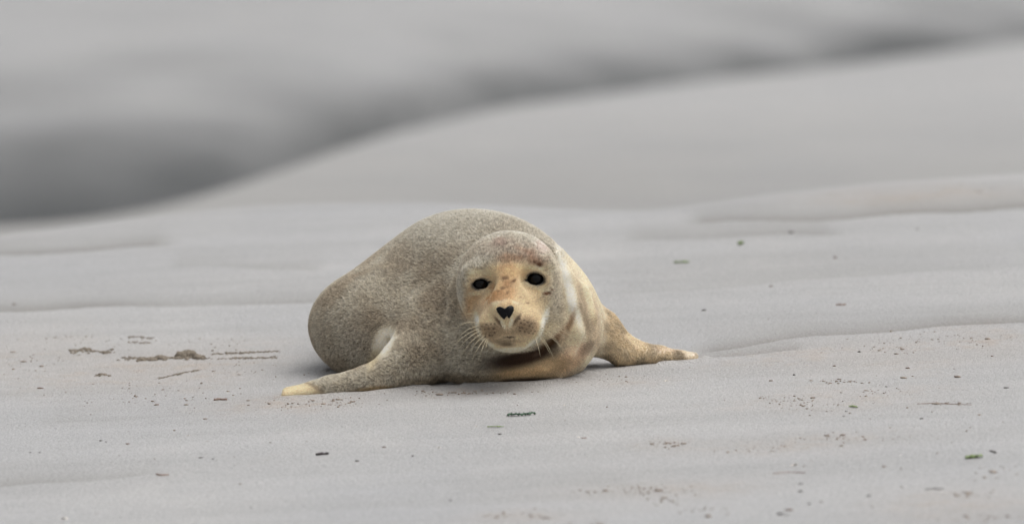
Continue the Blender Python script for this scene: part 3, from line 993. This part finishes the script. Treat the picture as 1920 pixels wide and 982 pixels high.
pebble("pebble", 440, 873, 6, M_DARKPEB, "tiny dark pebble left of the black stick")
pebble("pebble", 1095, 821, 16, M_TWIG, "thin brown sliver with a white chip beside it", flat=.25, aspect=.5)
pebble("pebble", 1501, 907, 10, M_DARKPEB, "grey pebble, upper one of two below the white shell at right")
pebble("pebble", 1501, 921, 14, M_DARKPEB, "grey pebble, lower one of two below the white shell at right")
pebble("pebble", 1463, 963, 20, M_DARKPEB, "largest dark pebble of the bottom cluster at right", flat=.4)
pebble("pebble", 1480, 956, 24, M_BROWNPEB, "brown flat stone behind the bottom pebble cluster at right", flat=.3)
pebble("pebble", 1475, 965, 9, M_DARKPEB, "small dark pebble beside the largest one of the bottom cluster")
pebble("pebble", 1517, 944, 9, M_DARKPEB, "round dark pebble right above the bottom pebble cluster", flat=.7)
pebble("pebble", 1540, 940, 8, M_BROWNPEB, "brown pebble right of the round dark one near the bottom", flat=.7)
pebble("pebble", 1629, 929, 11, M_DARKPEB, "dark flat pebble alone near the bottom right")
pebble("pebble", 1636, 950, 6, M_BROWNPEB, "tiny brown pebble under the lone dark one at bottom right")
pebble("pebble", 1587, 771, 8, M_DARKPEB, "upper one of two tiny dark pebbles in the crumbs at right")
pebble("pebble", 1582, 780, 7, M_DARKPEB, "lower one of two tiny dark pebbles in the crumbs at right")
pebble("pebble", 1728, 785, 11, M_DARKPEB, "flat dark chip right of the two tiny pebbles")
pebble("pebble", 1887, 727, 16, M_DARKPEB, "dark chip with a thin tail near the right edge", flat=.3)
pebble("pebble", 1611, 660, 9, M_DARKPEB, "dark pebble at the left end of the crumb row by the scarp", flat=.8)
pebble("pebble", 1692, 655, 10, M_BROWNPEB, "brown pebble in the crumb row by the scarp")
pebble("pebble", 1702, 690, 11, M_BROWNPEB, "brown flat chip below the crumb row by the scarp")
pebble("pebble", 1564, 686, 9, M_BROWNPEB, "brown chip right of the flipper, above the dark round pebble")
pebble("pebble", 1489, 703, 7, M_DARKPEB, "round dark pebble between right flipper and crumb patch", flat=.9)
pebble("pebble", 1445, 714, 11, M_BROWNPEB, "flat brown chip left of the round dark pebble")
pebble("pebble", 1860, 668, 7, M_BROWNPEB, "small round brown pebble near the right edge under the scarp", flat=.8)
pebble("pebble", 1662, 725, 8, M_DARKPEB, "small dark pebble in the middle of the right crumb patches")
pebble("pebble", 1580, 816, 14, M_BROWNPEB, "brown lump at the top of the lower right crumb row")
pebble("pebble", 1622, 824, 11, M_BROWNPEB, "brown lump at the right end of the lower right crumb row")
pebble("pebble", 57, 848, 7, M_DARKPEB, "left one of a pair of dark specks at the far left")
pebble("pebble", 75, 848, 7, M_DARKPEB, "right one of a pair of dark specks at the far left")
pebble("pebble", 189, 826, 9, M_DARKPEB, "dark speck left of the flat brown chip, lower left")
pebble("pebble", 199, 828, 6, M_DARKPEB, "tiny speck between dark speck and flat brown chip, lower left")
pebble("pebble", 239, 832, 10, M_BROWNPEB, "flat brown chip right of the two specks, lower left")
pebble("pebble", 377, 858, 13, M_DARKPEB, "grey splinter next to a dark speck, left foreground", flat=.35, aspect=.5)
pebble("pebble", 399, 860, 7, M_DARKPEB, "dark speck right of the grey splinter, left foreground")
pebble("pebble", 471, 951, 5, M_DARKPEB, "tiny dark speck near the bottom left")
pebble("pebble", 181, 962, 5, M_BROWNPEB, "tiny brown speck right of the white shell at bottom left")
pebble("pebble", 75, 728, 16, M_BROWNPEB, "flat brown lump left of the disturbed sand", flat=.4)
pebble("pebble", 294, 759, 14, M_BROWNPEB, "brown crumb in front of the scratched line, left", flat=.4)

# shells: a ribbed half shell each
def shell(px, py, wpx, label, turn=0.0):
    p = ground_pt(px, py)
    r = wpx / 2000.0 * (16 + p[1]) / 16
    vs = []; nr, na = 6, 25
    for i in range(nr + 1):
        for j in range(na):
            a = math.pi * (-.12 + 1.24 * j / (na - 1)); t = i / nr
            rib = 1 + .05 * math.cos(j * math.pi) * t
            vs.append((r * t * math.cos(a) * rib, r * t * math.sin(a) * rib * .9 - r * .35, r * .55 * math.cos(t * math.pi / 2 * .96) + .02 * r * math.cos(j * math.pi) * t))
    q = [(i * na + j, i * na + j + 1, (i + 1) * na + j + 1, (i + 1) * na + j) for i in range(nr) for j in range(na - 1)]
    o = add("shell", mesh_np("shell", np.array(vs), np.array(q)), M_SHELL, None, (p[0], p[1], p[2] - .0005))
    o.rotation_euler = (.25, 0, turn)
    so = o.modifiers.new("thickness", 'SOLIDIFY'); so.thickness = r * .06
    return tag(o, label, "shell")
shell(1489, 872, 15, "round white shell on the sand at lower right", .4)
shell(122, 972, 14, "white shell at the bottom left corner", -.5)
shell(1248, 714, 10, "small white shell chip below the right flipper", 1.0)
shell(893, 799, 7, "tiny white shell chip left of the thin green thread", .2)
shell(1084, 819, 7, "tiny white shell chip beside the brown sliver, foreground", 2.0)
shell(1530, 923, 6, "tiny white shell chip right of the two grey pebbles", 0)
shell(1688, 853, 6, "tiny white shell chip between white shell and green leaf", 1)
shell(1058, 759, 6, "tiny white shell chip above right of the seaweed strip", 1)
shell(823, 839, 8, "pale shell fragment right of the brown sliver, foreground", 0)
shell(1513, 685, 7, "tiny white shell chip right of the right flipper", 0)
shell(353, 816, 7, "tiny pale shell chip in the left foreground", 0)
shell(823, 955, 6, "tiny pale shell chip near the bottom, left of the crumbs", 0)

# strips and sticks
def ribbon(name, pts_px, wid, mat, label, cat, wave=.002, thick=.0015, seed=1):
    P0 = np.array([ground_pt(*q) for q in pts_px])
    n = 26
    t = np.linspace(0, len(P0) - 1, n)
    C = np.stack([np.interp(t, np.arange(len(P0)), P0[:, k]) for k in range(3)], 1)
    base = C.mean(0)
    ww = wid * (.45 + .75 * vnoise(np.stack([t * 3 + seed, t * 0, t * 0], 1), 1.0, seed)) * np.sin(np.linspace(.25, math.pi - .15, n)) ** .5
    vs = []
    for i in range(n):
        h = .002 + wave * (.5 + math.sin(i * 1.9 + seed) * .5)
        for k, o_ in enumerate((-1, -.3, .3, 1)):
            vs.append(C[i] - base + np.array([.002 * math.sin(i * 1.3 + k), ww[i] * o_, h + wave * math.sin(i * 2.3 + k * 1.7 + seed) * .9]))
    q = [(i * 4 + k, i * 4 + k + 1, (i + 1) * 4 + k + 1, (i + 1) * 4 + k) for i in range(n - 1) for k in range(3)]
    o = add(name, mesh_np(name, np.array(vs), np.array(q)), mat, None, tuple(base))
    so = o.modifiers.new("thickness", 'SOLIDIFY'); so.thickness = thick
    return tag(o, label, cat)
ribbon("seaweed_strip", [(951, 781), (960, 779.5), (975, 780), (990, 779), (1003, 777)], .0065, M_WEED, "dark green curled seaweed strip in front of the seal's chest", "seaweed", .0022, .0012, 3)
ribbon("seaweed_thread", [(914, 802), (928, 801), (943, 801.5)], .004, M_ALGA, "thin green seaweed thread below the dark seaweed strip", "seaweed", .0006, .0006, 5)
ribbon("seaweed_leaf", [(1810, 860), (1822, 858), (1840, 857)], .010, M_ALGA, "bright green seaweed leaf near the right edge", "seaweed", .002, .0008, 8)
ribbon("seaweed_scrap", [(1264, 494), (1276, 493), (1291, 493)], .007, M_ALGA, "light green seaweed scrap on the sand behind the seal", "seaweed", .0015, .0008, 11)
ribbon("seaweed_scrap", [(1384, 459), (1392, 458)], .014, M_ALGA, "tiny green seaweed scrap far up the beach", "seaweed", .003, .001, 13)
ribbon("seaweed_scrap", [(1592, 764), (1600, 763), (1606, 765)], .008, M_ALGA, "faint green seaweed scrap among the right crumbs", "seaweed", .001, .0006, 15)

def stick(name, pts_px, rad, mat, label, cat="stick", lift=.0):
    P0 = np.array([ground_pt(*q) for q in pts_px])
    n = 12
    t = np.linspace(0, len(P0) - 1, n)
    C = np.stack([np.interp(t, np.arange(len(P0)), P0[:, k]) for k in range(3)], 1)
    base = C.mean(0)
    jit = (np.stack([vnoise(np.stack([t * 3 + pts_px[0][0] + 9 * k, 0 * t, 0 * t], 1), 1.3, k) for k in range(3)], 1) - .5) * rad * .8
    C = C - base + jit + np.array([0, 0, rad * .6])
    rr = rad * (.75 + .5 * vnoise(np.stack([t * 5, 0 * t, 0 * t], 1), 1.0, 4))
    v, f = tube(C, rr, 7)
    return tag(add(name, mesh_np(name, v, f), mat, None, tuple(base)), label, cat)
stick("stick", [(593, 853.5), (604, 852), (615, 851.5)], .0027, M_STICK, "short black stick on the sand in front of the left flipper")
stick("twig", [(294, 889), (299, 891), (306, 890.5), (317, 890)], .0016, M_TWIG, "thin reddish twig in the left foreground", "twig")
stick("twig", [(1735, 917.5), (1752, 916), (1768, 916.5)], .0009, M_DARKPEB, "thin grey twig lying at lower right", "twig")
stick("twig", [(1450, 888), (1480, 885), (1510, 886)], .0009, M_TWIG, "thin brown stalk just below the white shell at right", "twig")
stick("twig", [(1568, 572), (1578, 572), (1585, 571.5)], .0018, M_TWIG, "thin reddish twig in the smooth sand behind at right", "twig")
stick("twig", [(402, 750), (413, 749), (424, 750)], .0022, M_TWIG, "flat orange brown twig left of the left flipper tip", "twig")
stick("twig", [(1720, 757), (1750, 756), (1822, 759)], .0007, M_TWIG, "long thin brown stalk among the crumbs at right", "twig")
stick("twig", [(1857, 846), (1862, 847), (1868, 849)], .0016, M_DARKPEB, "tiny dark splinter right of the green leaf", "twig")

# heaped damp sand thrown up by the seal
def clump(path, wid_px, hpx, count, label, seed):
    r = np.random.default_rng(seed)
    P0 = np.array([plane_pt(*q) for q in path])
    vs, fs, cs, nv = [], [], [], 0
    base = P0.mean(0); base[2] = ground(base[0:1], base[1:2])[0]
    for i in range(int(count * 2.2)):
        t = r.uniform(0, len(P0) - 1)
        if vnoise(np.array([[t * 4.0 + seed * 5.1, seed * 1.7, 0]]), 1.0, seed)[0] < r.uniform(.25, .7):
            continue
        c = np.array([np.interp(t, np.arange(len(P0)), P0[:, k]) for k in range(3)])
        u = 1 - abs(2 * t / (len(P0) - 1) - 1)
        c[:2] += r.normal(0, 1, 2) * np.array([wid_px * .6, wid_px * 2.2]) / 1000
        hh = hpx / 1000 * (.3 + .5 * u) * r.uniform(.25, 1.0)
        s = max(hh * r.uniform(.6, 1.1), .0018)
        v, f = lump(s * r.uniform(1.0, 2.2), s * r.uniform(1., 2), hh, int(r.integers(1, 9999)), .5, 1)
        cs.append(c[:2]); vs.append(v + c * np.array([1, 1, 0]) + np.array([0, 0, hh * .1]) - base); fs.append(f + nv); nv += len(v)
    cs = np.array(cs); zz = ground(cs[:, 0], cs[:, 1])
    vs = [v + np.array([0, 0, z]) for v, z in zip(vs, zz)]
    tt = np.linspace(0, len(P0) - 1, 24)
    line = np.stack([np.interp(tt, np.arange(len(P0)), P0[:, k]) for k in range(3)], 1)
    line[:, 2] = ground(line[:, 0], line[:, 1])
    tv, tf = tube(line - base, hpx / 1000 * (.12 + .30 * vnoise(np.stack([tt * 6 + seed, 0 * tt, 0 * tt], 1), 1.0, seed)), 6)
    vs.append(tv); tq = tf[0]
    fs.append(np.concatenate([tq[:, [0, 1, 2]], tq[:, [0, 2, 3]]]) + nv)
    o = add("sand_clump", mesh_np("sand_clump", np.concatenate(vs), np.concatenate(fs)), M_CLUMP, None, tuple(base))
    return tag(o, label, "sand clump", "clumps of sand thrown up left of the seal")
clump([(136, 660), (170, 659), (208, 662)], 9, 7, 60, "damp sand clump at far left, nearest the left edge", 1)
clump([(228, 671), (260, 672), (300, 671), (340, 670), (388, 672)], 8, 7, 110, "longest ridge of damp sand crumbs left of the seal", 2)
clump([(335, 668), (348, 666), (362, 667), (382, 671)], 6, 15, 34, "tallest peaked sand heap on the ridge left of the seal", 3)
clump([(395, 663), (430, 662), (475, 660), (525, 658)], 4, 3.5, 60, "upper of two sand tracks leading to the seal", 4)
clump([(410, 672), (450, 671), (490, 670), (520, 670)], 4, 3.5, 60, "lower of two sand tracks leading to the seal", 5)
clump([(240, 632), (262, 632), (286, 635)], 4, 3.5, 26, "thin crumb line highest up, left of the seal", 6)
clump([(240, 642), (262, 643), (282, 643)], 4, 2.5, 20, "thin crumb line just below the highest one, left", 7)
clump([(180, 703), (195, 702), (206, 704)], 5, 5, 22, "small dark sand lump below the far left clump", 8)
clump([(290, 711), (320, 705), (350, 697), (400, 689)], 4, 2.2, 80, "slanting scratched line of sand left of the flipper", 9)
clump([(520, 745), (528, 744), (536, 745)], 3, 3, 14, "little sand pile at the tip of the left flipper", 10)

# loose crumbs, too many to count
def crumbs():
    r = np.random.default_rng(99)
    vs, fs, nv = [], [], 0
    CL = [(1755, 636, 150, 14, 90), (1680, 655, 60, 7, 40), (1560, 715, 45, 5, 50), (1660, 735, 60, 8, 40), (1460, 748, 60, 6, 60), (1520, 760, 70, 12, 50), (1780, 757, 50, 4, 25),
          (1570, 822, 60, 8, 34), (1430, 840, 80, 6, 26), (1250, 830, 45, 6, 46), (1190, 916, 95, 9, 110), (1260, 935, 40, 8, 30), (930, 966, 25, 6, 26), (1005, 968, 35, 6, 30), (1120, 975, 60, 8, 24),
          (1820, 925, 40, 9, 34), (1840, 970, 70, 10, 60), (1330, 955, 50, 10, 26), (560, 755, 110, 12, 110), (870, 736, 110, 5, 110), (640, 752, 70, 9, 50), (300, 740, 200, 22, 90), (60, 690, 70, 30, 60),
          (150, 640, 120, 12, 50), (420, 640, 90, 12, 40), (480, 690, 90, 18, 40), (1150, 712, 60, 8, 26), (1880, 880, 40, 25, 26), (1200, 700, 700, 240, 60), (300, 830, 280, 90, 30), (1700, 800, 220, 120, 60),
          (1530, 370, 60, 6, 16), (1830, 350, 90, 10, 30)]
    for px, py, hw, hh, n in CL:
        for _ in range(n):
            x, y = px + r.normal(0, .55) * hw, py + r.normal(0, .55) * hh
            c = plane_pt(x, y)
            s = .0007 * math.exp(r.normal(0, .5)) * (1 + 1.0 * (r.random() < .06))
            v, f = lump(s * r.uniform(1, 2.4), s * r.uniform(1, 1.8), s * r.uniform(.5, 1.0), int(r.integers(1, 9999)), .5, 0)
            vs.append(v + c); fs.append(f + nv); nv += len(v)
    V_ = np.concatenate(vs)
    cen = V_.reshape(-1, 12, 3).mean(1)
    dz = ground(cen[:, 0], cen[:, 1]) - cen[:, 2] + .0008
    V_ = V_ + np.repeat(np.stack([0 * dz, 0 * dz, dz + 0 * dz], 1), 12, 0)
    o = add("sand_crumbs", mesh_np("sand_crumbs", V_, np.concatenate(fs)), M_CRUMB)
    o["kind"] = "stuff"; o["label"] = "loose brown sand crumbs scattered over the beach"; o["category"] = "sand crumbs"
crumbs()
